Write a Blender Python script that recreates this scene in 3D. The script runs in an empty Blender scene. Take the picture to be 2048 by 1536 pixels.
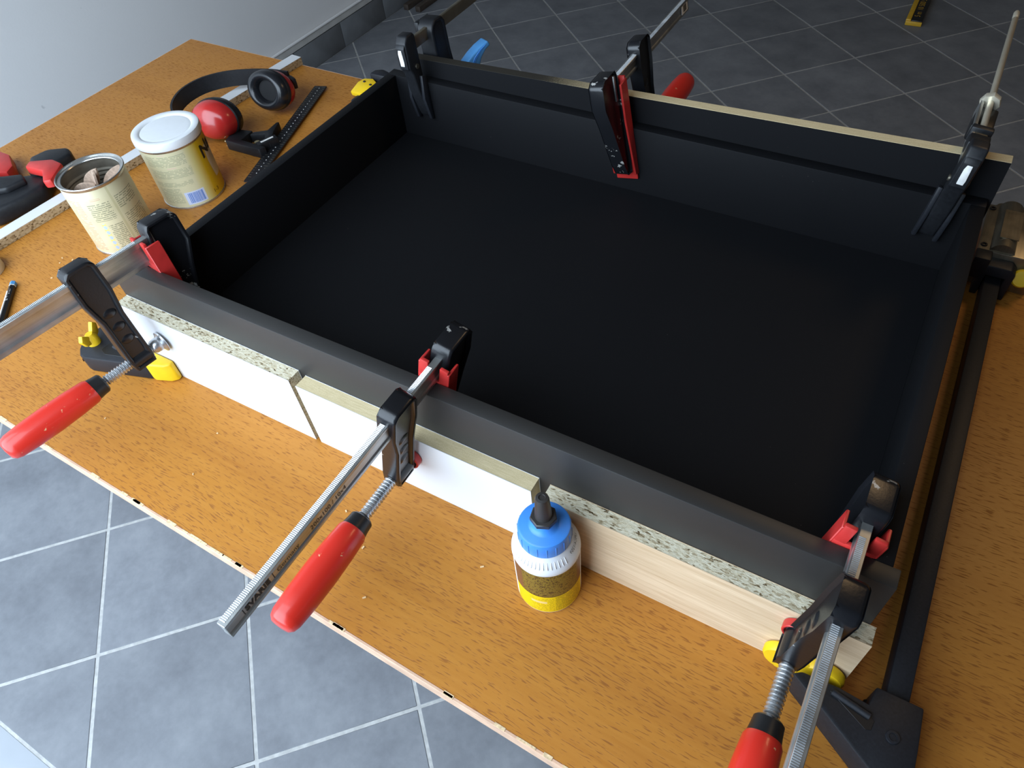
import bpy, bmesh, math, random
from mathutils import Matrix, Vector
random.seed(7)
S = bpy.context.scene
COL = S.collection
TZ = 0.7458                      # table top above the floor; lengths below are measured from the table top
R = math.radians
# ------------------------------------------------------------------ camera
cam = bpy.data.cameras.new('camera'); co = bpy.data.objects.new('camera', cam); COL.objects.link(co)
cx = Vector((0.86520673, 0.49530528, -0.07803846)); cy = Vector((0.33358827, -0.68479736, -0.64789771)); cz = Vector((-0.37434769, 0.53453274, -0.75771932))
mw = Matrix.Identity(4)
for i in range(3):
    mw[i][0] = cx[i]; mw[i][1] = -cy[i]; mw[i][2] = -cz[i]
mw[0][3], mw[1][3], mw[2][3] = 0.8907, -0.3575, 0.7651 + TZ
co.matrix_world = mw
cam.sensor_width = 36; cam.lens = 1437.65 / 2048 * 36; cam.clip_start = 0.02
S.camera = co
# ------------------------------------------------------------------ world, lights, exposure
w = bpy.data.worlds.new('world'); S.world = w; w.use_nodes = True
w.node_tree.nodes['Background'].inputs[0].default_value = (0.62, 0.78, 1.0, 1)
w.node_tree.nodes['Background'].inputs[1].default_value = 0.9
def area(name, loc, aim, sx, sy, power, col):
    l = bpy.data.lights.new(name, 'AREA'); l.shape = 'RECTANGLE'; l.size = sx; l.size_y = sy; l.energy = power; l.color = col
    o = bpy.data.objects.new(name, l); COL.objects.link(o); o.location = loc
    o.rotation_euler = (Vector(aim) - Vector(loc)).to_track_quat('-Z', 'Z').to_euler()
    return o
area('door_daylight', (-0.32, -1.02, 1.42), (-0.32, 0.6, 0.20), 2.3, 2.0, 86, (0.72, 0.86, 1.0))
area('ceiling_lamp', (1.6, 1.5, 2.44), (1.6, 1.5, 0), 0.5, 0.5, 6.5, (1.0, 0.66, 0.34))
S.view_settings.view_transform = 'Standard'; S.view_settings.look = 'None'
S.view_settings.exposure = 0.0; S.view_settings.gamma = 1.0; S.view_settings.use_curve_mapping = False
# ------------------------------------------------------------------ node helper
class NT:
    def __init__(s, name, rough=.5, metal=0., spec=.5, coat=0.):
        s.m = bpy.data.materials.new(name); s.m.use_nodes = True; s.t = s.m.node_tree
        s.b = s.t.nodes['Principled BSDF']
        s.b.inputs['Roughness'].default_value = rough; s.b.inputs['Metallic'].default_value = metal
        s.b.inputs['Specular IOR Level'].default_value = spec; s.b.inputs['Coat Weight'].default_value = coat
    def n(s, typ, **kw):
        o = s.t.nodes.new(typ)
        for k, v in kw.items(): setattr(o, k, v)
        return o
    def put(s, sock, v):
        if isinstance(v, bpy.types.NodeSocket): s.t.links.new(v, sock)
        elif isinstance(v, (tuple, list)) and len(v) == 3 and sock.type == 'RGBA': sock.default_value = (*v, 1)
        else: sock.default_value = v
    def obj(s): return s.n('ShaderNodeTexCoord').outputs['Object']
    def rnd(s): return s.n('ShaderNodeObjectInfo').outputs['Random']
    def xyz(s, v):
        o = s.n('ShaderNodeSeparateXYZ'); s.put(o.inputs[0], v); return o.outputs
    def cmb(s, x, y, z=0.):
        o = s.n('ShaderNodeCombineXYZ')
        for i, v in enumerate((x, y, z)): s.put(o.inputs[i], v)
        return o.outputs[0]
    def scl(s, v, sc, rot=(0, 0, 0), loc=(0, 0, 0)):
        o = s.n('ShaderNodeMapping'); s.put(o.inputs[0], v); o.inputs[1].default_value = loc; o.inputs[2].default_value = rot; o.inputs[3].default_value = sc
        return o.outputs[0]
    def noise(s, v, sc=1., det=3., ro=.5, dist=0., col=False):
        o = s.n('ShaderNodeTexNoise'); s.put(o.inputs['Vector'], v); o.inputs['Scale'].default_value = sc; o.inputs['Detail'].default_value = det
        o.inputs['Roughness'].default_value = ro; o.inputs['Distortion'].default_value = dist
        return o.outputs['Color' if col else 'Fac']
    def vor(s, v, sc, out='Color', feat='F1'):
        o = s.n('ShaderNodeTexVoronoi', feature=feat); s.put(o.inputs['Vector'], v); o.inputs['Scale'].default_value = sc; return o.outputs[out]
    def ma(s, op, a, b=0., c=0.):
        o = s.n('ShaderNodeMath', operation=op)
        for i, v in enumerate((a, b, c)): s.put(o.inputs[i], v)
        return o.outputs[0]
    def ramp(s, f, stops, const=False):
        o = s.n('ShaderNodeValToRGB'); s.put(o.inputs[0], f); e = o.color_ramp.elements
        if const: o.color_ramp.interpolation = 'CONSTANT'
        while len(e) < len(stops): e.new(.5)
        for k, (p, c) in zip(e, stops):
            k.position = p; k.color = (c, c, c, 1) if not isinstance(c, tuple) else (*c, 1)
        return o.outputs[0]
    def mix(s, f, a, b, mode='MIX'):
        o = s.n('ShaderNodeMix', data_type='RGBA', blend_type=mode)
        s.put(o.inputs[0], f); s.put(o.inputs[6], a); s.put(o.inputs[7], b); return o.outputs[2]
    def bump(s, h, st=.3, d=.001):
        o = s.n('ShaderNodeBump'); s.put(o.inputs['Height'], h); o.inputs['Strength'].default_value = st; o.inputs['Distance'].default_value = d
        s.t.links.new(o.outputs[0], s.b.inputs['Normal'])
    def col(s, c): s.put(s.b.inputs['Base Color'], c)
    def ro(s, v): s.put(s.b.inputs['Roughness'], v)
    def between(s, v, a, b): return s.ma('MULTIPLY', s.ma('GREATER_THAN', v, a), s.ma('LESS_THAN', v, b))
    def rect(s, u, v, u0, u1, v0, v1): return s.ma('MULTIPLY', s.between(u, u0, u1), s.between(v, v0, v1))
    def lines(s, u, v, u0, u1, v0, v1, pitch, wf, seed=0., duty=(.25, .72), thr=.42):
        q = s.ma('DIVIDE', v, pitch); row = s.ma('FLOOR', q); fr = s.ma('FRACT', q)
        wn = s.noise(s.cmb(s.ma('MULTIPLY', u, wf), s.ma('MULTIPLY', row, 7.31), seed), 1., 1., .5)
        k = s.ma('MULTIPLY', s.between(fr, *duty), s.ma('GREATER_THAN', wn, thr))
        return s.ma('MULTIPLY', k, s.rect(u, v, u0, u1, v0, v1))

def plain(name, c, rough=.5, metal=0., spec=.5, coat=0., var=.08, sc=60., bump=0.):
    n = NT(name, rough, metal, spec, coat)
    f = n.noise(n.obj(), sc, 3.)
    a = tuple(x * (1 - var) for x in c); b = tuple(min(1, x * (1 + var)) for x in c)
    n.col(n.ramp(f, [(.3, a), (.7, b)]))
    if bump: n.bump(f, bump, .0006)
    return n.m
def worn(name, c, wear, rough=.4, thr=.66, sc=90., bump=.15, coat=0.):
    n = NT(name, rough, 0, .5, coat); f = n.noise(n.obj(), sc, 6., .65); g = n.noise(n.obj(), sc * .22, 2.)
    k = n.ramp(n.ma('MULTIPLY', f, n.ma('ADD', g, .5)), [(thr, 0.), (thr + .03, 1.)])
    n.col(n.mix(k, c, wear)); n.bump(n.noise(n.obj(), 300., 2.), bump, .0004)
    return n.m
def mk_oak():
    n = NT('oak_veneer', .40, 0, .24); o = n.obj()
    big = n.noise(n.scl(o, (1.2, 9, 1)), 1., 4., .6, .6)
    fine = n.noise(n.scl(o, (9, 220, 1)), 1., 3., .6)
    base = n.ramp(big, [(.3, (.35, .125, .018)), (.5, (.41, .158, .022)), (.72, (.32, .110, .016))])
    base = n.mix(n.ma('MULTIPLY', fine, .8), base, (.52, .235, .046))
    wob = n.noise(n.scl(o, (4, 6, 1)), 1., 2.)
    v = n.xyz(o)
    yy = n.ma('ADD', v[1], n.ma('MULTIPLY', wob, .03))
    p = n.noise(n.cmb(n.ma('MULTIPLY', v[0], 70.), n.ma('MULTIPLY', yy, 620.), 0.), 1., 1., .5)
    dens = n.noise(n.scl(o, (3, 14, 1), loc=(3, 1, 0)), 1., 2.)
    k = n.ramp(n.ma('ADD', p, n.ma('MULTIPLY', n.ma('SUBTRACT', dens, .5), .16)), [(.575, 0.), (.65, 1.)])
    n.col(n.mix(n.ma('MULTIPLY', k, .62), base, (.19, .058, .012)))
    n.ro(n.ma('ADD', n.ma('MULTIPLY', k, .2), n.ma('ADD', .34, n.ma('MULTIPLY', big, .1))))
    n.bump(n.ma('SUBTRACT', 1., k), .25, .0003)
    return n.m
def mk_chip(name, stretch=(230, 620, 620), tone=1.):
    n = NT(name, .85, 0, .2); o = n.obj(); v = n.scl(o, stretch)
    f = n.xyz(n.vor(v, 1.))[0]; g = n.noise(n.scl(o, (260, 700, 700)), 1., 3., .7)
    q = n.ma('ADD', n.ma('MULTIPLY', f, .62), n.ma('MULTIPLY', g, .45))
    t = lambda c: tuple(x * q for x, q in zip(c, tone if isinstance(tone, tuple) else (tone,) * 3))
    n.col(n.ramp(q, [(.20, t((.07, .045, .02))), (.27, t((.34, .28, .19))), (.42, t((.56, .52, .42))), (.75, t((.70, .68, .60))), (.92, t((.55, .46, .30)))]))
    n.bump(n.ma('ADD', f, g), .6, .0012)
    return n.m
def mk_mdf(name, dark=False):
    n = NT(name, .8, 0, .2); o = n.obj(); f = n.noise(o, 900., 2., .6); g = n.noise(n.scl(o, (60, 900, 300)), 1., 2.)
    c = n.ramp(n.ma('MULTIPLY', n.ma('ADD', f, g), .5), [(.35, (.50, .40, .225)), (.65, (.64, .53, .33))])
    if dark:                                   # light falloff put into the colour: far half of this edge almost black
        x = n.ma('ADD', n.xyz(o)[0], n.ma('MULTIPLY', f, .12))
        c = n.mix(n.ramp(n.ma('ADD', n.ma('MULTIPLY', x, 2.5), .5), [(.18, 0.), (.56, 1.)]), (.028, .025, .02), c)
    n.col(c); return n.m
def mk_lightoak():
    n = NT('light_oak_laminate', .5); o = n.obj(); a = n.noise(n.scl(o, (5, 60, 130)), 1., 4., .65, .3); b = n.noise(n.scl(o, (30, 300, 700)), 1., 2.)
    n.col(n.ramp(n.ma('ADD', n.ma('MULTIPLY', a, .7), n.ma('MULTIPLY', b, .3)), [(.35, (.50, .36, .22)), (.62, (.68, .53, .36))])); n.bump(b, .1, .0003); return n.m
def mk_tile():
    n = NT('floor_tile', .5, 0, .4); o = n.obj(); r = n.rnd()
    off = n.n('ShaderNodeVectorMath', operation='ADD'); n.put(off.inputs[0], o); n.put(off.inputs[1], n.cmb(n.ma('MULTIPLY', r, 37.), n.ma('MULTIPLY', r, 91.), 0.))
    v = off.outputs[0]
    a = n.noise(v, 7., 6., .62); b = n.noise(v, 60., 4., .6)
    q = n.ma('ADD', n.ma('MULTIPLY', a, .75), n.ma('MULTIPLY', b, .25))
    c = n.ramp(q, [(.3, (.138, .146, .164)), (.5, (.192, .203, .224)), (.72, (.255, .267, .288))])
    c = n.mix(1., c, n.ramp(r, [(0., .88), (1., 1.1)]), 'MULTIPLY')
    n.col(c); n.ro(n.ma('ADD', .38, n.ma('MULTIPLY', b, .25))); n.bump(q, .2, .002); return n.m
def mk_wall():
    n = NT('white_plaster', .85, 0, .25); o = n.obj(); a = n.noise(o, 1.4, 4.); b = n.noise(o, 160., 3.)
    c = n.ramp(a, [(.3, (.79, .79, .79)), (.7, (.85, .845, .84))])
    sp = n.ramp(n.ma('MULTIPLY', n.noise(n.scl(o, (1, 3.2, 6.5)), 1., 2.), n.noise(o, 26., 2.)), [(.44, 0.), (.50, .55)])
    n.col(n.mix(sp, c, (.30, .31, .32))); n.bump(b, .15, .001); return n.m
def mk_black():
    n = NT('black_melamine', .5, 0, .12); o = n.obj(); b = n.noise(o, 900., 2.); s = n.ramp(n.noise(o, 420., 2.), [(.77, 0.), (.80, 1.)])
    n.col(n.mix(n.ma('MULTIPLY', s, .25), (.0070, .0073, .0085), (.25, .24, .22))); n.ro(n.ma('ADD', .46, n.ma('MULTIPLY', n.noise(o, 9., 3.), .12)))
    n.bump(b, .12, .0004); return n.m
def mk_black_front():  # paler copy of the black melamine, reflected light partly put into its colour
    n = NT('black_melamine_lit_front', .46, 0, .55); o = n.obj(); a = n.noise(n.scl(o, (3, 3, 8)), 1., 3.)
    n.col(n.ramp(a, [(.3, (.020, .0195, .019)), (.7, (.030, .028, .026))])); n.bump(n.noise(o, 900., 2.), .12, .0004); return n.m
def mk_steel(name, c=(.55, .56, .55), rough=.34, st=(40, 8, 300)):
    n = NT(name, rough, .9); o = n.obj(); a = n.noise(n.scl(o, st), 1., 4., .6); b = n.noise(o, 35., 4.)
    q = n.ma('ADD', n.ma('MULTIPLY', a, .5), n.ma('MULTIPLY', b, .5))
    n.col(n.ramp(q, [(.3, tuple(x * .62 for x in c)), (.65, c)])); n.ro(n.ma('ADD', rough - .1, n.ma('MULTIPLY', b, .25))); n.bump(a, .1, .0003); return n.m
def mk_lid_label():                             # cream tin, yellow front panel, barcode
    n = NT('cream_tin_label', .32, 0, .5); v = n.xyz(n.obj()); ph = n.ma('ARCTAN2', v[1], v[0]); z = v[2]
    t = n.ramp(n.ma('ADD', n.ma('MULTIPLY', n.noise(n.obj(), 30., 2.), .1), n.ma('MULTIPLY', n.ma('ADD', ph, .14), 1.1)), [(.35, (.60, .56, .36)), (.62, (.60, .52, .20)), (.9, (.62, .40, .012))])
    # pale swoosh on the yellow front
    cu = n.ma('SUBTRACT', ph, n.ma('ADD', .98, n.ma('MULTIPLY', n.ma('POWER', n.ma('ABSOLUTE', n.ma('SUBTRACT', z, .07)), 1.4), 9.)))
    t = n.mix(n.ma('MULTIPLY', n.ma('GREATER_THAN', cu, -.10), n.between(z, .034, .098)), t, (.62, .55, .42))
    k = n.lines(ph, z, -1.15, .18, .088, .109, .0026, 13., 1.)
    k = n.ma('MAXIMUM', k, n.lines(ph, z, -1.15, .22, .064, .082, .0026, 13., 2.))
    k = n.ma('MAXIMUM', k, n.lines(ph, z, -1.15, .08, .048, .058, .0026, 13., 3.))
    k = n.ma('MAXIMUM', k, n.lines(ph, z, -1.15, -.42, .012, .044, .0026, 13., 4.))
    t = n.mix(n.ma('MULTIPLY', k, .62), t, (.20, .24, .16))
    r = n.ma('MAXIMUM', n.lines(ph, z, -.62, -.40, .1105, .1135, .003, 20., 5., thr=.2), n.lines(ph, z, -.5, -.22, .0835, .0865, .003, 20., 6., thr=.2))
    t = n.mix(n.ma('MULTIPLY', r, .5), t, (.72, .40, .42))
    bc = n.rect(ph, z, -.36, .28, .008, .034)
    st = n.ma('GREATER_THAN', n.noise(n.cmb(n.ma('MULTIPLY', ph, 46.), 0., 0.), 1., 2.), .47)
    t = n.mix(bc, t, n.mix(n.ma('MULTIPLY', st, n.rect(ph, z, -.27, .23, .0105, .0315)), (.55, .62, .80), (.13, .24, .58)))
    n.col(t); return n.m
def mk_open_label():
    n = NT('cream_tin_text_label', .34, 0, .5); v = n.xyz(n.obj()); ph = n.ma('ARCTAN2', v[1], v[0]); z = v[2]
    t = n.ramp(n.noise(n.obj(), 18., 3.), [(.3, (.56, .50, .30)), (.7, (.66, .60, .40))])
    k = n.lines(ph, z, -.62, .04, .070, .104, .0036, 15., 1.)
    k = n.ma('MAXIMUM', k, n.lines(ph, z, .25, 1.0, .082, .108, .0036, 15., 2.))
    k = n.ma('MAXIMUM', k, n.lines(ph, z, .27, 1.05, .012, .072, .0034, 15., 3.))
    k = n.ma('MAXIMUM', k, n.lines(ph, z, -.34, .10, .006, .062, .0034, 15., 4.))
    t = n.mix(n.ma('MULTIPLY', k, .72), t, (.15, .16, .10))
    r = n.ma('MAXIMUM', n.lines(ph, z, -1.35, -.80, .01, .112, .0034, 9., 5.), n.lines(ph, z, -.45, -.15, .110, .1135, .0035, 20., 6., thr=.2))
    t = n.mix(n.ma('MULTIPLY', r, .55), t, (.50, .16, .10))
    seam = n.between(ph, .13, .20); t = n.mix(n.ma('MULTIPLY', seam, .5), t, (.42, .38, .20))
    ic = n.rect(ph, z, -.52, -.40, .006, .066); t = n.mix(ic, t, (.80, .62, .20))
    dots = n.ma('LESS_THAN', n.ma('ADD', n.ma('POWER', n.ma('MULTIPLY', n.ma('ADD', ph, .46), 18.), 2.), n.ma('POWER', n.ma('MULTIPLY', n.ma('SUBTRACT', n.ma('FRACT', n.ma('DIVIDE', z, .0105)), .5), 2.6), 2.)), 1.)
    t = n.mix(n.ma('MULTIPLY', ic, dots), t, (.42, .52, .70))
    n.col(t); return n.m
def mk_glue_label():
    n = NT('glue_label', .35, 0, .5); v = n.xyz(n.obj()); ph = n.ma('ARCTAN2', v[1], v[0]); z = v[2]
    ft = n.lines(ph, z, -3., 3., .042, .1, .0021, 26., 1., (.15, .72), .42)
    ol = n.mix(n.ma('MULTIPLY', ft, .75), (.085, .045, .015), (.34, .24, .03))
    ol = n.mix(n.ramp(n.noise(n.scl(n.obj(), (1, 1, 1.3)), 300., 1.), [(.60, 0.), (.64, .9)]), ol, (.03, .02, .01))
    ol = n.mix(n.ma('MAXIMUM', n.ma('LESS_THAN', ph, -.88), n.ma('GREATER_THAN', ph, .98)), ol, (.16, .065, .03))
    ye = n.mix(n.ma('MULTIPLY', n.lines(ph, z, -.66, .1, .006, .037, .0031, 16., 2., (.35, .62), .5), .7), (.82, .58, .004), (.06, .045, .01))
    ye = n.mix(n.ma('MULTIPLY', n.lines(ph, z, .14, 1.1, .006, .039, .0022, 28., 3., (.2, .7), .42), .75), ye, (.13, .10, .01))
    ye = n.mix(n.rect(ph, z, -.62, -.12, .0245, .0295), ye, (.85, .62, .22))
    t = n.mix(n.ma('GREATER_THAN', z, .0405), ye, ol)
    t = n.mix(n.rect(ph, z, -1.25, 1.28, .0035, .0895), (.80, .82, .84), t)
    n.col(t); return n.m
MAT = dict(oak=mk_oak(), chip=mk_chip('chipboard_edge', (230, 620, 620), (1., .94, .82)), chipdark=mk_chip('weathered_chipboard_edge', (300, 230, 420), (.74, .58, .40)), mdf=mk_mdf('raw_mdf'), mdfshade=mk_mdf('mdf_edge_light_falloff', True),
    lightoak=mk_lightoak(), tile=mk_tile(), wall=mk_wall(), black=mk_black(), blackf=mk_black_front(), steel=mk_steel('zinc_plated_steel'),
    screw=mk_steel('screw_steel', (.68, .70, .72), .28, (60, 60, 60)), housing=mk_steel('brushed_housing_steel', (.33, .30, .235), .36, (300, 20, 40)), rod=plain('polished_rod', (.72, .67, .54), .30, .55, var=.06),
    white=plain('white_melamine', (.66, .67, .685), .38, var=.02, sc=4.), edge=plain('pale_edge_band', (.62, .40, .27), .5, var=.18, sc=40.), grout=plain('grout', (.42, .42, .41), .9, var=.15, sc=90.),
    iron=worn('black_enamelled_iron', (.0075, .008, .010), (.34, .33, .31), .30, .70, 80., .2), red=worn('red_lacquered_handle', (.62, .026, .015), (.72, .42, .22), .33, .735, 130., .05, .2),
    redp=plain('red_plastic', (.52, .030, .026), .38, var=.1), ferrule=plain('black_ferrule', (.010, .010, .011), .38), plas=plain('black_plastic', (.011, .012, .0145), .46, spec=.36, var=.2, sc=200., bump=.1),
    dplas=plain('dark_glass_filled_plastic', (.013, .0145, .019), .50, spec=.32, var=.2, sc=400., bump=.15), yel=plain('yellow_plastic', (.80, .52, .012), .40, var=.06), blue=plain('blue_plastic', (.05, .24, .70), .38, var=.05), lblue=plain('light_blue_plastic', (.08, .29, .62), .4, var=.05),
    cap=plain('white_plastic', (.72, .74, .76), .35, var=.02), gluew=plain('white_bottle_plastic', (.70, .72, .75), .36, var=.02), nozzle=plain('dark_nozzle_plastic', (.030, .027, .026), .42), tin=mk_steel('tinplate', (.62, .62, .60), .26, (30, 30, 30)),
    tinin=mk_steel('tin_inside', (.42, .38, .31), .42, (10, 10, 60)), lid_label=mk_lid_label(), open_label=mk_open_label(), glue_label=mk_glue_label(), ink=plain('black_print', (.012, .012, .012), .5), inkb=plain('brown_print', (.08, .04, .01), .5),
    beech=plain('beech_biscuit', (.50, .36, .27), .8, var=.2, sc=260., bump=.3), insert=plain('pale_insert', (.78, .78, .76), .35, var=.12, sc=150.), brass=mk_steel('brass', (.72, .60, .34), .3), base=plain('baseboard_tile', (.155, .165, .175), .45, var=.15, sc=12.),
    dim=plain('bare_grey_render', (.16, .145, .125), .9, var=.1, sc=5.), lip=plain('plaster_lip', (.52, .52, .50), .8, var=.1, sc=14.), foam=plain('ear_cushion_vinyl', (.012, .013, .016), .26, var=.1), mesh=plain('inner_foam', (.010, .010, .011), .95), redm=plain('glossy_red_shell', (.50, .024, .022), .24, var=.06, coat=.3),
    darkwood=plain('dark_brown_wood', (.045, .033, .025), .6, var=.25, sc=40.), gold=plain('amber_plastic', (.60, .35, .02), .5), cream=plain('cream_tape', (.66, .58, .44), .6, var=.06), sill=plain('pale_sill_tile', (.36, .385, .42), .45, var=.05, sc=9.), crumb=plain('sawdust', (.70, .48, .25), .9), yedge=plain('chipped_edge', (.66, .50, .30), .8, var=.3, sc=300.))
# ------------------------------------------------------------------ geometry helper
class G:
    def __init__(s): s.v = []; s.f = []
    def add(s, vs, fs, M=None):
        k = len(s.v)
        s.v += [tuple(M @ Vector(p)) if M else tuple(p) for p in vs]; s.f += [tuple(i + k for i in f) for f in fs]; return s
    def bm(s, b, M=None):
        b.verts.ensure_lookup_table(); b.verts.index_update()
        s.add([v.co.copy() for v in b.verts], [[v.index for v in f.verts] for f in b.faces], M); b.free(); return s
    def box(s, c, d, M=None, bev=0., seg=2):
        b = bmesh.new(); bmesh.ops.create_cube(b, size=1.)
        for v in b.verts: v.co = Vector((v.co[0] * d[0] + c[0], v.co[1] * d[1] + c[1], v.co[2] * d[2] + c[2]))
        if bev: bmesh.ops.bevel(b, geom=b.edges[:], offset=bev, segments=seg, affect='EDGES', profile=.5)
        return s.bm(b, M)
    def prism(s, poly, z0, z1, M=None, bev=0., seg=2, recess=None):
        """poly in xy, extruded z0..z1; recess=(inset, depth) sinks both flat sides"""
        a = sum(poly[i][0] * poly[(i + 1) % len(poly)][1] - poly[(i + 1) % len(poly)][0] * poly[i][1] for i in range(len(poly)))
        if a < 0: poly = poly[::-1]
        b = bmesh.new(); n = len(poly)
        lo = [b.verts.new((x, y, z0)) for x, y in poly]; hi = [b.verts.new((x, y, z1)) for x, y in poly]
        fb = b.faces.new(lo[::-1]); ft = b.faces.new(hi)
        for i in range(n): b.faces.new((lo[i], lo[(i + 1) % n], hi[(i + 1) % n], hi[i]))
        caps = [fb, ft]
        if recess:
            for f in caps:
                bmesh.ops.inset_region(b, faces=[f], thickness=recess[0], use_even_offset=True)
                r = bmesh.ops.inset_region(b, faces=[f], thickness=.0012, use_even_offset=True)
                nrm = f.normal.copy()
                for v in f.verts: v.co -= nrm * recess[1]
        if bev:
            b.normal_update()
            bmesh.ops.bevel(b, geom=[e for e in b.edges if len(e.link_faces) == 2 and e.calc_face_angle(0) > .45 and e.is_convex], offset=bev, segments=seg, affect='EDGES', profile=.5)
        return s.bm(b, M)
    def lathe(s, prof, seg=32, M=None, closed=False):
        """prof: (r, z) list around the z axis"""
        vs = []; fs = []; idx = []
        for r, z in prof:
            if r < 1e-6: idx.append([len(vs)] * seg); vs.append((0, 0, z))
            else:
                idx.append(list(range(len(vs), len(vs) + seg)))
                vs += [(r * math.cos(2 * math.pi * j / seg), r * math.sin(2 * math.pi * j / seg), z) for j in range(seg)]
        pr = list(zip(idx, idx[1:])) + ([(idx[-1], idx[0])] if closed else [])
        for A, B in pr:
            for j in range(seg):
                q = [A[j], A[(j + 1) % seg], B[(j + 1) % seg], B[j]]; q = list(dict.fromkeys(q))
                if len(q) > 2: fs.append(q)
        return s.add(vs, fs, M)
    def tube(s, pts, r, seg=10, flat=None):
        """round tube, or flat=(w, h) rectangle swept along pts with z up"""
        P = [Vector(p) for p in pts]; rings = []
        for i, p in enumerate(P):
            d = (P[min(i + 1, len(P) - 1)] - P[max(i - 1, 0)]).normalized()
            u = Vector((0, 0, 1)) if abs(d.z) < .9 else Vector((1, 0, 0)); a = d.cross(u).normalized(); b2 = a.cross(d)
            rr = r[i] if isinstance(r, (list, tuple)) else r
            if flat: rings.append([p + a * sx * flat[0] / 2 + b2 * sz * flat[1] / 2 for sx, sz in ((-1, -1), (1, -1), (1, 1), (-1, 1))])
            else: rings.append([p + (a * math.cos(2 * math.pi * j / seg) + b2 * math.sin(2 * math.pi * j / seg)) * rr for j in range(seg)])
        k = len(rings[0]); vs = [q for g in rings for q in g]; fs = []
        for i in range(len(rings) - 1):
            for j in range(k): fs.append((i * k + j, i * k + (j + 1) % k, (i + 1) * k + (j + 1) % k, (i + 1) * k + j))
        fs.append(tuple(range(k))[::-1]); fs.append(tuple((len(rings) - 1) * k + j for j in range(k)))
        return s.add(vs, fs)
    def obj(s, name, mat, parent=None, label=None, cat=None, group=None, kind=None, smooth=True, recentre=True, floor=False, ang=38):
        v = s.v; loc = Vector((0, 0, 0))
        if parent is None and recentre:
            xs = [p[0] for p in v]; ys = [p[1] for p in v]; zs = [p[2] for p in v]
            loc = Vector(((min(xs) + max(xs)) / 2, (min(ys) + max(ys)) / 2, min(zs)))
            v = [(p[0] - loc[0], p[1] - loc[1], p[2] - loc[2]) for p in v]
        me = bpy.data.meshes.new(name); me.from_pydata(v, [], s.f); me.update()
        b = bmesh.new(); b.from_mesh(me); bmesh.ops.recalc_face_normals(b, faces=b.faces[:]); b.to_mesh(me); b.free()
        if smooth:
            me.polygons.foreach_set('use_smooth', [True] * len(me.polygons)); me.set_sharp_from_angle(angle=R(ang))
        me.materials.append(MAT[mat] if isinstance(mat, str) else mat)
        o = bpy.data.objects.new(name, me); COL.objects.link(o); o.parent = parent
        if parent is None: o.location = loc + Vector((0, 0, 0 if floor else TZ))
        return tag(o, label, cat, group, kind)
def tag(o, label=None, cat=None, group=None, kind=None):
    if label: o['label'] = label
    if cat: o['category'] = cat
    if group: o['group'] = group
    if kind: o['kind'] = kind
    return o
def thing(name, label, cat, loc=(0, 0, 0), rot=None, group=None, floor=False):
    o = bpy.data.objects.new(name, None); COL.objects.link(o); o.empty_display_size = .05
    m = rot.to_4x4() if rot is not None else Matrix.Identity(4)
    m.translation = Vector(loc) + Vector((0, 0, 0 if floor else TZ)); o.matrix_world = m
    return tag(o, label, cat, group)
def T(x, y, z): return Matrix.Translation((x, y, z))
def RX(a): return Matrix.Rotation(a, 4, 'X')
def RY(a): return Matrix.Rotation(a, 4, 'Y')
def RZ(a): return Matrix.Rotation(a, 4, 'Z')
def text_geo(body, size, M, fn=None, bold=0.):
    c = bpy.data.curves.new('t', 'FONT'); c.body = body; c.size = size; c.align_x = 'LEFT'; c.offset = bold; c.resolution_u = 3
    o = bpy.data.objects.new('t', c); COL.objects.link(o)
    dg = bpy.context.evaluated_depsgraph_get(); me = bpy.data.meshes.new_from_object(o.evaluated_get(dg))
    vs = [v.co.copy() for v in me.vertices]; fs = [tuple(p.vertices) for p in me.polygons]
    bpy.data.objects.remove(o); bpy.data.curves.remove(c); bpy.data.meshes.remove(me)
    if fn: vs = [fn(v) for v in vs]
    return G().add(vs, fs, M)
AX = {'y-': Matrix(((1, 0, 0, 0), (0, 0, -1, 0), (0, 1, 0, 0), (0, 0, 0, 1))),      # lathe axis z -> world -y
      'y+': Matrix(((1, 0, 0, 0), (0, 0, 1, 0), (0, -1, 0, 0), (0, 0, 0, 1)))}
SIDE = Matrix(((0, 0, 1, 0), (1, 0, 0, 0), (0, 1, 0, 0), (0, 0, 0, 1)))              # prism (u, v, w) -> (x=w, y=u, z=v)
# ------------------------------------------------------------------ the room
XW, YB, XR, YF, ZC = -1.6525, 4.7, 3.3, -1.05, 2.55
def slab(name, x0, x1, y0, y1, z0, z1, mat, kind='structure', parent=None):
    g = G().box(((x0 + x1) / 2, (y0 + y1) / 2, (z0 + z1) / 2), (x1 - x0, y1 - y0, z1 - z0))
    return g.obj(name, mat, parent, kind=kind, smooth=False, floor=True)
floor = slab('floor', XW - .1, XR, YF - 1.2, YB, -.06, -.0011, 'grout')
wl = slab('wall_left', XW - .12, XW, YF, YB, 0, ZC, 'wall')
slab('wall_back', XW - .12, XR + .1, YB, YB + .1, 0, ZC, 'dim')
slab('wall_right', XR, XR + .1, YF, YB, 0, ZC, 'dim')
slab('wall_front', 1.0, XR, YF - .1, YF, 0, ZC, 'dim')
slab('ceiling', XW - .12, XR + .1, YF - .1, YB + .1, ZC, ZC + .1, 'dim')
slab('trim_1', XW, XW + .012, YF, YB, .118, .142, 'lip')
G().tube([(XW + .012, YF + .05, .150), (XW + .012, YB - .05, .150)], .006, 8).obj('trim_2', 'wall', kind='structure', floor=True)
bb = slab('baseboard_left', XW, XW + .004, YF, YB, 0, .115, 'grout')
bbp = [None]
def base_tile():
    g = G().box((0, 0, 0), (.010, .3255, .112), bev=.0015); return g
y = YF + .14; bt = None
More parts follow.
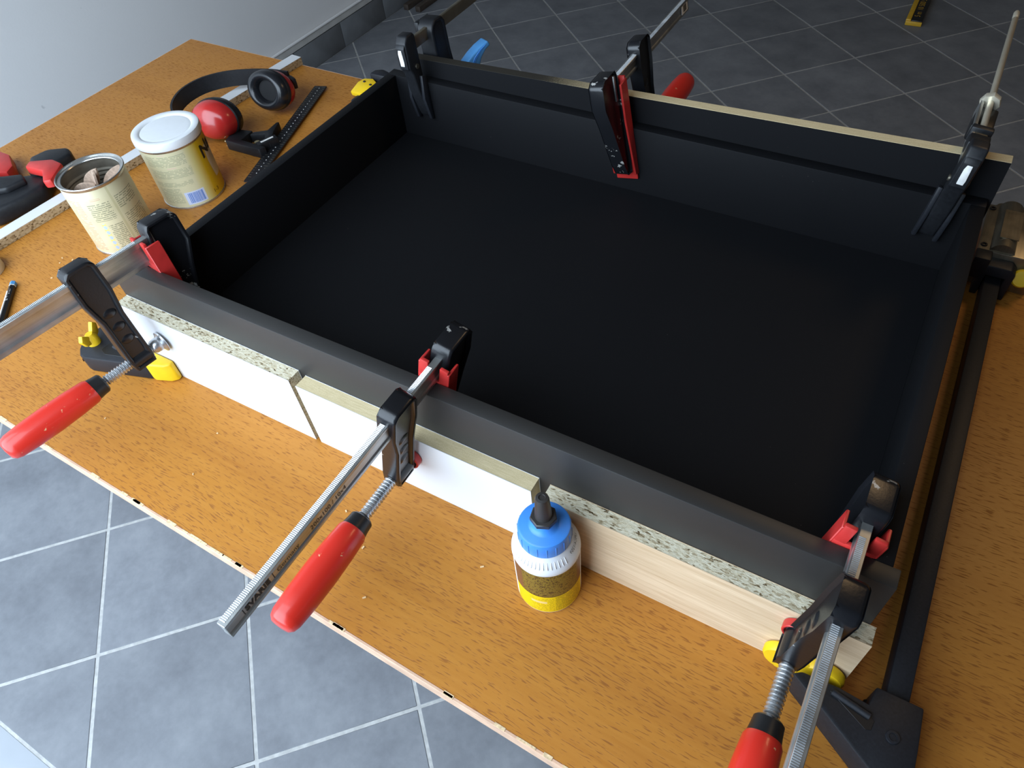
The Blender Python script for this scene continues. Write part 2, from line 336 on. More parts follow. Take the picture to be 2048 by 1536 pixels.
while y < YB - .17:
    if bt is None:
        bt = base_tile().obj('baseboard_tile', 'base', bb); o = bt
    else:
        o = bt.copy(); COL.objects.link(o)
    o.parent = bb; o.location = Vector((XW + .007, y, .057)) - bb.location; y += .3285
# floor tiles laid on the diagonal
ANG, TS, N0, N1 = -0.7577, 0.3285, -0.2822, -0.4689
YS = -.566
def clip(poly, fn):
    out = []
    for i, p in enumerate(poly):
        q = poly[(i + 1) % len(poly)]; a, b = fn(p), fn(q)
        if a >= 0: out.append(p)
        if a * b < 0: t = a / (a - b); out.append((p[0] + t * (q[0] - p[0]), p[1] + t * (q[1] - p[1])))
    return out
ca, sa = math.cos(ANG), math.sin(ANG); ft = None; gp = .0036
for i in range(-20, 16):
    for j in range(-10, 24):
        u, v = N0 + i * TS, N1 + j * TS
        quad = [(u + gp, v + gp), (u + TS - gp, v + gp), (u + TS - gp, v + TS - gp), (u + gp, v + TS - gp)]
        W = [(ca * a - sa * b, sa * a + ca * b) for a, b in quad]
        mx = sum(p[0] for p in W) / 4; my = sum(p[1] for p in W) / 4
        if not (XW - .3 < mx < XR + .3 and YS - .3 < my < YB + .3): continue
        full = all(XW + .012 < p[0] < XR - .002 and YS < p[1] < YB - .002 for p in W)
        C2 = clip(clip(clip(clip(W, lambda p: p[0] - XW - .012), lambda p: p[1] - YS), lambda p: XR - .002 - p[0]), lambda p: YB - .002 - p[1])
        if len(C2) < 3 or abs(sum(C2[k][0] * C2[(k + 1) % len(C2)][1] - C2[(k + 1) % len(C2)][0] * C2[k][1] for k in range(len(C2)))) < .006: continue
        if full:
            if ft is None:
                h = TS / 2 - gp
                ft = G().prism([(-h, -h), (h, -h), (h, h), (-h, h)], -.008, 0, bev=.0008, seg=1).obj('tile', 'tile', floor)
                o = ft
            else:
                o = ft.copy(); COL.objects.link(o)
            o.parent = floor; o.location = Vector((mx, my, 0)) - floor.location; o.rotation_euler = (0, 0, ANG)
        else:
            o = G().prism([(a - mx, b - my) for a, b in C2], -.008, 0, bev=.0012, seg=1).obj('tile', 'tile', floor); o.location = Vector((mx, my, 0)) - floor.location
st = None
for k in range(5):
    g = G().box((0, 0, 0), (.40, .30, .008), bev=.0012)
    o = g.obj('sill_tile', 'sill', floor); o.location = Vector((-1.20 + k * .404 + .13, YS - .006 - .15, -.004)) - floor.location
# ------------------------------------------------------------------ table
YAW = -0.0164
tb = thing('work_table', 'orange oak veneered work table carrying the black tray', 'table', (.27, .30, -TZ), RZ(YAW))
TW = (-1.098, 1.13); TY0, TY1 = -.5052, .5165; ZT = TZ
o = G().box(((TW[0] + TW[1]) / 2, (TY0 + TY1) / 2, ZT - .011), (TW[1] - TW[0], TY1 - TY0, .022)).obj('table_top', 'oak', tb, smooth=False)
G().box(((TW[0] + TW[1]) / 2, TY0 - .0018, ZT - .0112), (TW[1] - TW[0], .0036, .0222), bev=.0006, seg=1).obj('front_edge_band', 'edge', tb, label='pale worn edge band')
g = G(); random.seed(3)
for k in range(46):
    x = random.uniform(-1.0, .75); l = random.uniform(.004, .022)
    g.box((x, TY0 - .0015, ZT + .0001), (l, random.uniform(.002, .0042), .0008))
g.obj('edge_chip', 'yedge', tb, label='chipped splinters along the table edge', kind='stuff', smooth=False)
G().box(((TW[0] + TW[1]) / 2, TY1 + .001, ZT - .0112), (TW[1] - TW[0], .002, .022)).obj('back_edge_band', 'edge', tb)
G().box((TW[0] - .001, (TY0 + TY1) / 2, ZT - .0112), (.002, TY1 - TY0, .022)).obj('side_edge_band', 'edge', tb)
for x in (TW[0] + .28, TW[1] - .2):
    for y in (TY0 + .36, TY1 - .14): G().box((x, y, (ZT - .022) / 2), (.06, .06, ZT - .022), bev=.004).obj('leg', 'oak', tb)
# ------------------------------------------------------------------ black tray
Hh, t0 = .1821, .0193; xl, xr = .0516, .9935
tr = thing('black_tray', 'large shallow black melamine tray being glued on the oak table', 'tray', (.5, .3, 0))
def tp(name, poly, z0, z1, mat, bev=.0009):
    return G().prism([(x - .5, y - .3) for x, y in poly], z0, z1, bev=bev).obj(name, mat, tr)
tp('front_panel', [(0, 0), (1, 0), (1, t0), (0, t0)], .0, Hh, 'blackf')
tp('left_panel', [(xl, t0), (xl + .0175, t0), (xl + .0175, .5768), (xl, .5770)], 0, Hh, 'black')
tp('right_panel', [(xr - .0175, t0), (xr, t0), (xr, .5655), (xr - .0175, .5657)], 0, Hh, 'black')
tp('back_panel', [(xl, .5772), (xr, .5657), (xr, .5852), (xl, .5967)], 0, Hh, 'black')
tp('bottom_panel', [(xl + .0177, t0 + .0002), (xr - .0177, t0 + .0002), (xr - .0177, .5657), (xl + .0177, .5768)], .056, .0743, 'black', 0)
# clamping batten behind the tray, leaning a little higher on the right
bs = thing('clamping_batten', 'long black batten with raw fibreboard top edge clamped behind the tray', 'batten', (.545, .60, 0))
def ystrip(x): return .5969 - .0122 * (x - xl)
def zs(x): return .2095 + .0282 * (x - .1)
for nm, za, zb, m in (('board', -.1, -.0006, 'black'), ('top_edge', -.0006, 0, 'mdfshade')):
    vs = []; x0, x1 = .072, .9985
    for x in (x0, x1):
        for dy in (0, .0165):
            for q in (za, zb):
                z = (zs(x) + q) if q > -.09 else .03
                vs.append((x - .545, ystrip(x) + dy - .60, z))
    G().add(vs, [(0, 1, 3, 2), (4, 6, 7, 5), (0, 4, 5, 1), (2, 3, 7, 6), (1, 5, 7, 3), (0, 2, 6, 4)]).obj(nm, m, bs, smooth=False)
# three scrap boards along the front
def scrap(name, x0, x1, h0, h1, y0, core, face, label):
    t = thing(name, label, 'board', ((x0 + x1) / 2, y0 - .01, 0)); w2 = (x1 - x0) / 2
    def bd(ya, yb, mat, nm, e=0.):
        vs = [(-w2 + (0 if e == 0 else .0002), ya, 0), (w2 - e, ya, 0), (w2 - e, yb, 0), (-w2 + e, yb, 0), (-w2 + e, ya, h0 - e), (w2 - e, ya, h1 - e), (w2 - e, yb, h1 - e), (-w2 + e, yb, h0 - e)]
        return G().add(vs, [(0, 3, 2, 1), (4, 5, 6, 7), (0, 1, 5, 4), (1, 2, 6, 5), (2, 3, 7, 6), (3, 0, 4, 7)]).obj(nm, mat, t, smooth=False)
    bd(-.0092, .0092, core, 'core', .0003); bd(-.0098, -.0092, face, 'front_face'); bd(.0092, .0097, face, 'back_face')
    return t
scrap('scrap_board', .0035, .3225, .1245, .1215, -.0001, 'chip', 'white', 'white faced chipboard offcut at the left end of the tray front')
scrap('scrap_board', .3315, .6615, .1165, .1145, -.0001, 'mdf', 'white', 'white faced fibreboard offcut in the middle of the tray front')
scrap('scrap_board', .6745, 1.0055, .1112, .1092, -.0001, 'chip', 'lightoak', 'light oak faced chipboard offcut at the right end of the tray front')
# ------------------------------------------------------------------ F clamps
def thread(r, L, pitch):
    p = [(0, 0), (r * .8, 0)]; k = int(L / pitch)
    for i in range(k):
        z = i * pitch; p += [(r * .80, z + pitch * .12), (r, z + pitch * .38), (r, z + pitch * .62), (r * .80, z + pitch * .88)]
    return p + [(r * .8, L), (0, L)]
def fclamp(label, loc, yaw, arm, hb, gap, length, arm_y, clip_on, red_pad, handle_y, flip=False, text=False, sticker=False):
    """bar along local y, work between y=0 (fixed jaw) and y=-gap (pad); arm = world vector from bar to screw"""
    a = math.hypot(arm[0], arm[1]); roll = -math.asin(arm[0] / a) * (-1 if flip else 1)
    rot = RZ(yaw + (math.pi if flip else 0)) @ RY(-roll if False else roll)
    t = thing('f_clamp', label, 'clamp', loc, rot)
    bt = .0046
    I = [(-bt, -hb), (bt, -hb), (bt, -hb * .62), (bt - .0016, -hb * .45), (bt - .0016, hb * .45), (bt, hb * .62), (bt, hb), (-bt, hb), (-bt, hb * .62), (-bt + .0016, hb * .45), (-bt + .0016, -hb * .45), (-bt, -hb * .62)]
    Mb = Matrix(((1, 0, 0, 0), (0, 0, 1, 0), (0, 1, 0, 0), (0, 0, 0, 1)))
    UB = RY(-roll * .75)
    bar = G().prism(I, -length, .05, UB @ Mb, bev=.0005, seg=1).obj('bar', 'steel', t)
    g = G(); k = int((length - .004) / .0018)
    for i in range(k):
        y = -length + .004 + i * .0018
        g.add([(-bt + .0004, y - .0007, hb), (bt * .35, y - .0007, hb), (bt * .35, y + .0007, hb), (-bt + .0004, y + .0007, hb), (-bt + .0004, y, hb + .0007), (bt * .35, y, hb + .0007)], [(0, 1, 5, 4), (3, 4, 5, 2), (0, 4, 3), (1, 2, 5)], UB)
    g.obj('serration', 'screw', bar, kind='stuff', smooth=False)
    if text:
        Mt = Matrix(((0, 0, 1, bt - .0012), (1, 0, 0, 0), (0, 1, 0, 0), (0, 0, 0, 1)))
        g = text_geo('Germany', .0078, UB @ T(0, -length + .062, -.003) @ Mt)
        g2 = text_geo('200x100 / 10x4', .0082, UB @ T(0, -length + .108, -.003) @ Mt); g.add(g2.v, g2.f)
        g2 = text_geo('SVARIE', .0098, UB @ T(0, -length + .022, -.0035) @ Mt, bold=.0004); g.add(g2.v, g2.f)
        g.box((bt - .0014, -length + .0195, 0), (.0003, .0008, .009), UB); g.box((bt - .0014, -length + .057, 0), (.0003, .0008, .009), UB)
        g.obj('printed_mark', 'ink', bar, label='black size print on the bar side', smooth=False)
    if sticker:
        G().box((-bt - .0001, -length + .022, 0), (.0004, .026, .014)).obj('sticker', 'insert', bar, label='white barcode sticker')
        g = G()
        for k in range(9): g.box((-bt - .0004, -length + .015 + k * .0016, 0), (.0003, .0008 if k % 2 else .0004, .010))
        g.obj('barcode', 'ink', bar, smooth=False)
    # fixed jaw
    f0 = .006
    J = [(f0 + .012, hb + .0155), (f0 + .046, hb + .0155), (f0 + .055, hb + .009), (f0 + .056, -.012), (f0 + .044, -.045), (f0 + .024, -a + .004), (f0 + .015, -a - .016), (f0 + .001, -a - .018), (f0, -.03), (f0 + .004, -.012), (f0 + .008, hb + .008)]
    jaw = G().prism(J, -.0115, .0115, SIDE, bev=.0038, seg=3, recess=(.0052, .0042)).obj('fixed_jaw', 'iron', t)
    G().box((0, f0 + .0115, .0), (.019, .006, hb * 2 + .016), bev=.002).obj('jaw_collar', 'steel', jaw)
    if clip_on:
        g = G(); zt = hb * .75; zb = -a - .024
        g.box((0, .0026, (zb - .012) / 2 - .004), (.036, .0048, -zb - .004), bev=.0012)
        for s in (-1, 1):
            g.box((s * .0125, .0026, (zt - .012) / 2), (.0105, .0046, zt + .02), bev=.0012)
            g.prism([(.0006, zt), (.021, zt - .001), (.021, -.05), (.012, zb + .004), (.0006, zb)], s * .0178 - .0016, s * .0178 + .0016, SIDE, bev=.0008, seg=1)
        g.obj('jaw_clip', 'redp', jaw, label='red plastic protective jaw clip')
    # sliding arm
    y0 = arm_y
    A = [(y0 - .0205, hb + .009), (y0 - .014, hb + .0155), (y0 + .013, hb + .0155), (y0 + .0205, hb + .009), (y0 + .021, -.014), (y0 + .0165, -.05), (y0 + .017, -a + .016), (y0 + .0165, -a - .0125), (y0 - .0135, -a - .0125), (y0 - .016, -a + .012), (y0 - .0155, -.05), (y0 - .021, -.016)]
    arm_o = G().prism(A, -.0108, .0108, SIDE, bev=.0040, seg=3, recess=(.0055, .0044)).obj('sliding_arm', 'iron', t)
    g = G()
    for q in (.34, .52, .70):
        wb = G().lathe([(0, -.0082), (.006, -.0080), (.0088, -.0064), (.0094, 0), (.0088, .0064), (.006, .0080), (0, .0082)], 20, T(0, y0 + .001, -a * q) @ RY(math.pi / 2) @ Matrix.Diagonal((.75, 1., 1., 1.))); wb.obj('web_boss', 'iron', arm_o)
    G().lathe([(0, 0), (.0095, 0), (.0112, .0015), (.0112, .029), (.0098, .0305), (0, .0305)], 24, T(0, y0 + .0168, -a) @ AX['y-']).obj('screw_boss', 'iron', arm_o)
    ys = -(y0 - .006)                       # along -y
    th = G().lathe(thread(.0074, handle_y - (gap + .012), .0041), 20, T(0, -(gap + .012), -a) @ AX['y-']).obj('screw', 'screw', t)
    if red_pad:
        p = [(0, .0014), (.0118, .0014), (.0140, 0), (.0150, .002), (.0150, .0075), (.0138, .009), (.0128, .009), (.0128, .005), (.009, .0056), (.0075, .013), (.005, .016), (0, .016)]
        G().lathe([(.0128, .0014), (.0150, .0004), (.0152, .002), (.0152, .0082), (.0142, .0092), (.0129, .0088), (.0128, .0014)], 28, T(0, -gap, -a) @ AX['y-']).obj('pad_cap', 'redp', th, label='red rubber pad ring')
        G().lathe([(0, .0012), (.0127, .0012), (.0127, .0045), (.009, .0060), (.0078, .013), (.006, .018), (0, .018)], 28, T(0, -gap, -a) @ AX['y-']).obj('pressure_pad', 'screw', th)
    else:
        G().lathe([(0, .0004), (.0150, .0004), (.0158, .0015), (.0152, .0032), (.0120, .0042), (.0098, .0060), (.0102, .0085), (.0095, .0150), (.0078, .0175), (0, .0175)], 28, T(0, -gap, -a) @ AX['y-']).obj('pressure_pad', 'screw', th)
    hy = handle_y
    hd = G().lathe([(0, .017), (.0155, .017), (.0172, .021), (.0186, .045), (.0194, .075), (.0188, .105), (.0172, .128), (.0150, .1345), (.011, .138), (0, .139)], 36, T(0, -hy, -a) @ AX['y-']).obj('handle', 'red', t)
    G().lathe([(0, 0), (.0115, 0), (.0135, .002), (.0142, .010), (.0154, .0178), (0, .0178)], 32, T(0, -hy, -a) @ AX['y-']).obj('ferrule', 'ferrule', hd)
    return t
fclamp('steel F clamp with red handle and plain silver pad at the tray\'s left front corner', (.0705, .0196, .2065), -.150, (.010, -.1235), .0175, .0402, .33, -.078, True, False, .132)
fclamp('steel F clamp with printed bar and red handle at the middle of the tray front', (.5258, .0196, .1965), .006, (-.0270, -.1170), .0110, .0402, .316, -.0655, True, True, .135, text=True)
fclamp('steel F clamp with red handle at the tray\'s right front corner', (.9625, .0196, .1975), -.004, (-.0142, -.1100), .0110, .0402, .33, -.0655, True, True, .133)
fclamp('steel F clamp with red handle reaching over the fibreboard edge behind the tray', (.4850, .5713, .2470), .01, (.0225, -.1180), .0110, .0415, .29, -.0900, True, True, .128, flip=True, sticker=True)
# ------------------------------------------------------------------ long bar clamps lying along both sides
def wing_nut(parent, loc, s=1., rz=0.):
    M = T(*loc) @ RZ(rz)
    g = G().lathe([(0, 0), (.0075 * s, 0), (.0070 * s, .010 * s), (.004 * s, .014 * s), (0, .014 * s)], 16, M)
    for a in (0, math.pi): g.prism([(.002 * s, .002 * s), (.013 * s, .006 * s), (.017 * s, .016 * s), (.012 * s, .022 * s), (.004 * s, .014 * s)], -.0026 * s, .0026 * s, M @ RZ(a) @ Matrix(((1, 0, 0, 0), (0, 0, -1, 0), (0, 1, 0, 0), (0, 0, 0, 1))), bev=.0012 * s, seg=2)
    return g.obj('wing_nut', 'yel', parent, label='yellow wing nut')
# right hand one
rc = thing('long_bar_clamp', 'long black bar clamp with steel ratchet head lying along the tray\'s right side', 'clamp', (1.05, .3, 0))
ox, oy = 1.05, .3
def rp(poly): return [(x - ox, y - oy) for x, y in poly]
bar = G().box((.0005, .052, .019), (.0205, .78, .026), bev=.0014).obj('bar', 'dplas', rc, label='flat black steel bar')
hd = G().prism(rp([(1.030, -.020), (1.0715, -.020), (1.0735, -.060), (1.0745, -.118), (1.052, -.118), (1.040, -.096), (.990, -.064), (.958, -.044), (.966, -.0385), (1.000, -.037), (1.027, -.0395)]), .001, .040, bev=.002).obj('front_jaw', 'dplas', rc)
G().prism(rp([(.993, -.0445), (1.028, -.0475), (1.0345, -.053), (1.0335, -.062), (1.029, -.064)]), .0395, .0404, bev=.0002, seg=1).obj('slot_recess', 'ferrule', hd)
G().tube([(.995 - ox, -.0440 - oy, .040), (1.030 - ox, -.0505 - oy, .040)], .0038, 10).obj('stiffening_rib', 'dplas', hd)
G().lathe([(0, 0), (.0062, 0), (.0058, .0014), (.0036, .0016), (.0034, .0008), (0, .0008)], 24, T(1.0515 - ox, -.059 - oy, .040)).obj('bolt', 'dplas', hd)
pd = G()
for s in (-1, 1): pd.lathe([(0, 0), (.0185, 0), (.0205, .002), (.0205, .008), (.0185, .011), (0, .011)], 28, T(.966 + s * .0185 - ox, -.0208 - oy, .026) @ AX['y-'])
pd.box((.966 - ox, -.0265 - oy, .022), (.05, .011, .036), bev=.003); pd.obj('pad', 'yel', hd, label='yellow plastic pad')
G().lathe([(0, 0), (.006, 0), (.006, .012), (0, .012)], 16, T(1.0325 - ox, -.026 - oy, .012) @ RX(math.pi / 2)).obj('roller', 'ferrule', hd)
# ratchet head
hs = G().prism(rp([(1.0165, .652), (1.0165, .768), (1.0265, .769), (1.030, .776), (1.036, .778), (1.10, .778), (1.10, .652)]), .002, .062, bev=.002).obj('ratchet_housing', 'housing', rc)
G().lathe([(0, 0), (.0165, 0), (.0165, .112), (.0155, .114), (0, .114)], 32, T(1.0475 - ox, .655 - oy, .058) @ RX(-math.pi / 2)).obj('barrel', 'housing', hs, label='round steel barrel')
b2 = G().prism([(-.012, 0), (.012, 0), (.012, .07), (-.012, .07)], 0, .0012, T(1.050 - ox, .672 - oy, .0739)).obj('barrel_plate', 'housing', hs)
for p in ((1.0235, .664), (1.0235, .757)): G().lathe([(.0022, 0), (.0042, 0), (.0046, .001), (.0042, .0022), (.0024, .0022), (.0022, .0006)], 20, T(p[0] - ox, p[1] - oy, .0615)).obj('rivet', 'dplas', hs)
G().box((1.0262 - ox, .641 - oy, .046), (.0215, .024, .036), bev=.003).obj('jaw_block', 'dplas', hs)
g = G(); g.prism([(1.0300 - ox, 0), (1.030 - ox, .046), (1.036 - ox, .053), (1.066 - ox, .053), (1.073 - ox, .046), (1.073 - ox, 0), (1.063 - ox, 0), (1.063 - ox, .036), (1.039 - ox, .036), (1.039 - ox, 0)], 0, .022, T(0, .652 - oy, .001) @ RX(math.pi / 2), bev=.0015); g.obj('saddle', 'dplas', hs)
G().lathe([(0, -.001), (.0120, 0), (.0130, .003), (.0130, .009), (.0110, .012), (0, .0125)], 28, T(1.0835 - ox, .648 - oy, .034) @ RX(R(62))).obj('knob', 'yel', hs, label='yellow release knob')
G().lathe([(0, 0), (.010, 0), (.010, .02), (0, .02)], 20, T(1.0835 - ox, .655 - oy, .040) @ RX(R(-90))).obj('knob_stem', 'dplas', hs)
# left hand one
lc = thing('long_bar_clamp', 'black and yellow long bar clamp with wing nut along the tray\'s left side', 'clamp', (-.09, .3, 0)); ox, oy = -.09, .3
G().box((0, .05, .014), (.017, .76, .022), bev=.0014).obj('bar', 'dplas', lc)
lj = G().prism(rp([(-.094, -.066), (-.083, -.0745), (-.072, -.0752), (.024, -.0465), (.036, -.036), (.014, -.028), (-.040, -.010), (-.068, .012), (-.104, .012), (-.106, -.050)]), .001, .0315, bev=.0026).obj('front_jaw', 'dplas', lc)
G().prism(rp([(-.060, -.038), (-.050, -.032), (-.006, -.036), (.004, -.042), (-.048, -.056), (-.060, -.052)]), .0310, .0318, bev=.0002, seg=1).obj('slot_recess', 'ferrule', lj)
G().tube([(-.047 - ox, -.038 - oy, .0312), (-.004 - ox, -.0395 - oy, .0312)], .0042, 10).obj('stiffening_rib', 'dplas', lj)
G().lathe([(0, 0), (.0022, 0), (.0026, .0008), (0, .0010)], 12, T(-.0885 - ox, -.0722 - oy, .016) @ RX(math.pi / 2) @ RY(-.6)).obj('screw_hole', 'ferrule', lj)
wing_nut(lj, (-.083 - ox, -.046 - oy, .0315), 1.3, 2.0)
g = G().prism(rp([(.008, -.0208), (.064, -.0208), (.066, -.028), (.058, -.036), (.034, -.045), (.016, -.042), (.006, -.034)]), .001, .036, bev=.003, seg=3); g.obj('pad', 'yel', lj, label='yellow plastic pad')
rh = G().box((-.012, .396, .033), (.050, .098, .062), bev=.006).obj('rear_jaw', 'dplas', lc)
G().prism([(-.030, -.034), (.024, -.034), (.032, -.002), (.022, .020), (.004, .030), (-.022, .024), (-.032, .006)], 0, .010, T(-.116 - ox, .694 - oy, .0650) @ RX(R(12)) @ Matrix.Diagonal((.74, .74, 1, 1)), bev=.002).obj('rear_pad', 'yel', rh, label='yellow plate with two rivets')
for p in ((-.125, .7000), (-.106, .6950)): G().lathe([(0, 0), (.0030, 0), (.0026, .0012), (0, .0014)], 14, T(p[0] - ox, p[1] - oy, (.0757 + (p[1] - .694) * .21))).obj('rivet', 'ferrule', rh)
G().prism([(-.03, 0), (.016, 0), (.012, .018), (-.012, .026), (-.028, .018)], 0, .022, T(-.092 - ox, .716 - oy, .066), bev=.004).obj('release_lever', 'dplas', rh)
# ------------------------------------------------------------------ quick clamps at the back corners
def quick_jaw(parent, inset_label):
    """fixed jaw hanging from the bar end; contact face at y=0 looking +y, body towards -y"""
    J = [(0, .016), (-.004, .022), (-.022, .022), (-.030, .012), (-.031, -.028), (-.024, -.040), (-.020, -.070), (-.010, -.105), (-.004, -.122), (0, -.122)]
    j = G().prism(J, -.0105, .0105, SIDE, bev=.003, seg=3).obj('fixed_jaw', 'plas', parent)
    G().prism([(-.034, .006), (-.030, .012), (-.0295, -.030), (-.033, -.028)], -.0085, .0085, SIDE, bev=.0012).obj('jaw_frame', 'plas', j)
    G().prism([(-.0038, -.012), (.0038, -.012), (.0044, -.006), (.0030, .014), (-.0030, .014), (-.0044, .008)], 0, .0016, T(0, -.0335, -.010) @ RX(math.pi / 2), bev=.0006).obj('inset', 'insert', j, label=inset_label)
    g = G()
    for s in (-1, 1): g.prism([(0, -.050), (-.012, -.046), (-.017, -.085), (-.009, -.125), (0, -.128)], s * .0135 - .003, s * .0135 + .003, SIDE, bev=.0014)
    g.obj('swivel_pad', 'dplas', j)
    G().lathe([(0, -.0125), (.004, -.0125), (.004, .0125), (0, .0125)], 16, T(0, -.012, -.030) @ RY(math.pi / 2)).obj('pivot_pin', 'housing', j)
    return j
qc = thing('trigger_clamp', 'black trigger clamp with blue handle at the tray\'s left back corner', 'clamp', (.1185, .5762, .2440), RZ(0.02) @ RY(R(-3)))
quick_jaw(qc, 'white oval inset')
G().box((.0, .155, 0), (.0075, .33, .019), bev=.0012).obj('bar', 'housing', qc, label='flat grey steel bar')
mh = G().prism([(.046, .012), (.054, .018), (.076, .017), (.083, .008), (.085, -.04), (.090, -.075), (.080, -.10), (.050, -.10), (.043, -.072), (.042, -.030), (.041, .004)], -.0145, .0145, SIDE, bev=.004, seg=3, recess=(.006, .002)).obj('sliding_head', 'plas', qc)
G().box((-.0185, .052, .004), (.010, .016, .022), bev=.003).obj('release_button', 'plas', mh)
G().box((0, .0425, -.088), (.022, .008, .055), bev=.003).obj('sliding_pad', 'dplas', mh)
hp = [(.058, -.100), (.066, -.080), (.082, -.062), (.100, -.050), (.116, -.042), (.134, -.036), (.139, -.045), (.128, -.050), (.118, -.060), (.109, -.078), (.104, -.108)]
hn = G().prism(hp, -.011, .011, T(.003, 0, 0) @ RZ(R(-27)) @ SIDE, bev=.003, seg=3).obj('handle', 'lblue', qc, label='blue curved grip handle')
G().prism([(.091, -.072), (.103, -.055), (.117, -.045), (.130, -.040), (.117, -.049), (.105, -.060), (.096, -.076)], .0105, .0118, T(.003, 0, 0) @ RZ(R(-27)) @ SIDE, bev=.0004, seg=1).obj('handle_groove', 'blue', hn)
rcx = thing('rod_clamp', 'black clamp with bare steel rod sticking out at the tray\'s right back corner', 'clamp', (.9545, .5660, .2475), RY(R(6)))
quick_jaw(rcx, 'pale oval inset')
G().box((-.0085, .055, -.002), (.004, .13, .022), bev=.0008).obj('bar', 'steel', rcx, label='flat steel bar seen on edge')
sd = G().box((0, .0135, .004), (.024, .024, .018), bev=.003).obj('slide_block', 'plas', rcx)
G().box((0, .030, .000), (.017, .018, .018), bev=.002).obj('neck', 'housing', sd)
G().box((0, .040, .004), (.025, .010, .020), bev=.002).obj('yoke', 'plas', sd)
G().prism([(-.013, 0), (.013, 0), (.014, .052), (-.011, .052)], -.016, .006, T(.001, .062, -.004), bev=.003).obj('sleeve', 'ferrule', sd)
rd = G().lathe([(0, 0), (.0040, 0), (.0040, .330), (.0034, .331), (.0034, .3335), (.0042, .335), (.0042, .352), (.0030, .357), (0, .358)], 20, T(.0005, .040, .008) @ RX(-math.pi / 2)).obj('rod', 'rod', rcx)
G().lathe([(0, 0), (.0115, 0), (.0125, .0015), (.0125, .009), (.0105, .011), (.0072, .0115), (.0072, .015), (0, .015)], 8, T(.0005, .113, .006) @ RX(-math.pi / 2)).obj('nut', 'rod', rd)
# ------------------------------------------------------------------ glue bottle
gb = thing('glue_bottle', 'white wood glue bottle with blue cap and yellow label on the table', 'bottle', (.698, -.056, 0), RZ(R(-57.4)))
bd = G().lathe([(0, .0005), (.0330, 0), (.0352, .0020), (.0356, .0040), (.0356, .0885), (.0356, .0900)], 72).obj('body', 'glue_label', gb)
sh = G().lathe([(.0356, .0898), (.0360, .0915), (.0358, .0950), (.0345, .0985), (.0292, .1090), (.0268, .1125), (.0262, .1135), (.0, .1135)], 72).obj('shoulder', 'gluew', bd)
for k in range(26):
    a = R(-95 + k * 7.2) if k < 26 else 0
    if k % 1 == 0 and not (.62 < a < 1.7): G().box((0, 0, 0), (.0092, .0009, .0011), T(.0318 * math.cos(a), .0318 * math.sin(a), .1040) @ RZ(a) @ RY(R(58.5)), bev=.0003, seg=1).obj('shoulder_rib', 'gluew', sh)
cp = G().lathe([(.0258, .1128), (.0270, .1128), (.0275, .1145), (.0272, .1305), (.0262, .1335), (.0245, .1345), (.0165, .1348), (.0140, .1362), (.0122, .1400), (.0112, .1445), (.0100, .1465), (0, .1465)], 64).obj('cap', 'blue', gb)
for k in range(18):
    a = 2 * math.pi * k / 18; G().box((.0275, 0, .1225), (.0007, .0010, .0150), RZ(a), bev=.0003, seg=1).obj('cap_rib', 'blue', cp)
nz = G().lathe([(0, .143), (.0092, .143), (.0088, .150), (.0070, .1800), (.0062, .1826), (.0035, .1832), (.0030, .1822), (0, .1822)], 32).obj('nozzle', 'nozzle', gb)
G().lathe([(0, .1450), (.0138, .1450), (.0138, .1495), (.0128, .1505), (0, .1505)], 7, RZ(.3)).obj('nozzle_flange', 'nozzle', nz)
def onshoulder(v): return v
g = G()
src = text_geo('LMC4-1259', .0052, None)
for p in src.v:
    an = 1.62 - p[0] / .0325; rr = .0308 + (p[1]) * .52 * -1 + .0012; z = .1090 - (rr - .0292) * 1.9 + .0012
    g.v.append((rr * math.cos(an), rr * math.sin(an), z + .0004))
g.f = src.f; g.obj('stamped_code', 'ink', sh, label='dotted date code', smooth=False)
# ------------------------------------------------------------------ the two tins
def bend(rad, a0, z0, slant=0.):
    def f(v):
        a = a0 + v[0] / rad; z = z0 + v[1] - slant * v[0]
        return Vector((rad * math.cos(a), rad * math.sin(a), z))
    return f
cc = thing('closed_tin', 'cream and yellow tin with white plastic lid standing beside the ear defenders', 'tin', (-.2855, .3386, 0), RZ(R(-30.6)))
b1 = G().lathe([(0, .001), (.0560, .001), (.0578, .003), (.0578, .1155)], 96).obj('body', 'lid_label', cc)
G().lathe([(.0560, 0), (.0585, 0), (.0592, .0015), (.0588, .0036), (.0576, .0042)], 96).obj('bottom_seam', 'tin', cc)
G().lathe([(.0576, .1150), (.0590, .1170), (.0596, .1195), (.0580, .1215), (.0, .1215)], 96).obj('top_seam', 'tin', cc)
ld = G().lathe([(.0585, .1205), (.0602, .1200), (.0607, .1215), (.0606, .1310), (.0598, .1340), (.0580, .1350), (.0500, .1346), (.0470, .1335), (.0455, .1322), (.0440, .1326), (.0400, .1330), (0, .1330)], 96).obj('lid', 'cap', cc, label='white plastic lid with moulded ring')
g = text_geo('Nan', .034, None, bend(.0582, .70, .079, -.18), bold=.0010); g.obj('lettering', 'ink', b1, label='black brand lettering', smooth=False)
text_geo('1-3', .0105, None, bend(.0581, .56, .012, -.05)).obj('age_mark', 'inkb', b1, smooth=False)
oc = thing('open_tin', 'open cream tin holding wooden biscuits in front of the closed tin', 'tin', (-.2994, .1825, 0), RZ(R(-24.4)))
G().lathe([(0, .001), (.0535, .001), (.0546, .003), (.0546, .1300), (.0540, .1310)], 96).obj('body', 'open_label', oc)
ir = [(.0536, .1310)]
for k in range(9):
    z = .108 - k * .0075; ir += [(.0530, z + .003), (.0530, z + .001), (.0518, z - .001), (.0518, z - .003)]
G().lathe(ir + [(.0530, .004), (0, .004)], 96).obj('inner_wall', 'tinin', oc)
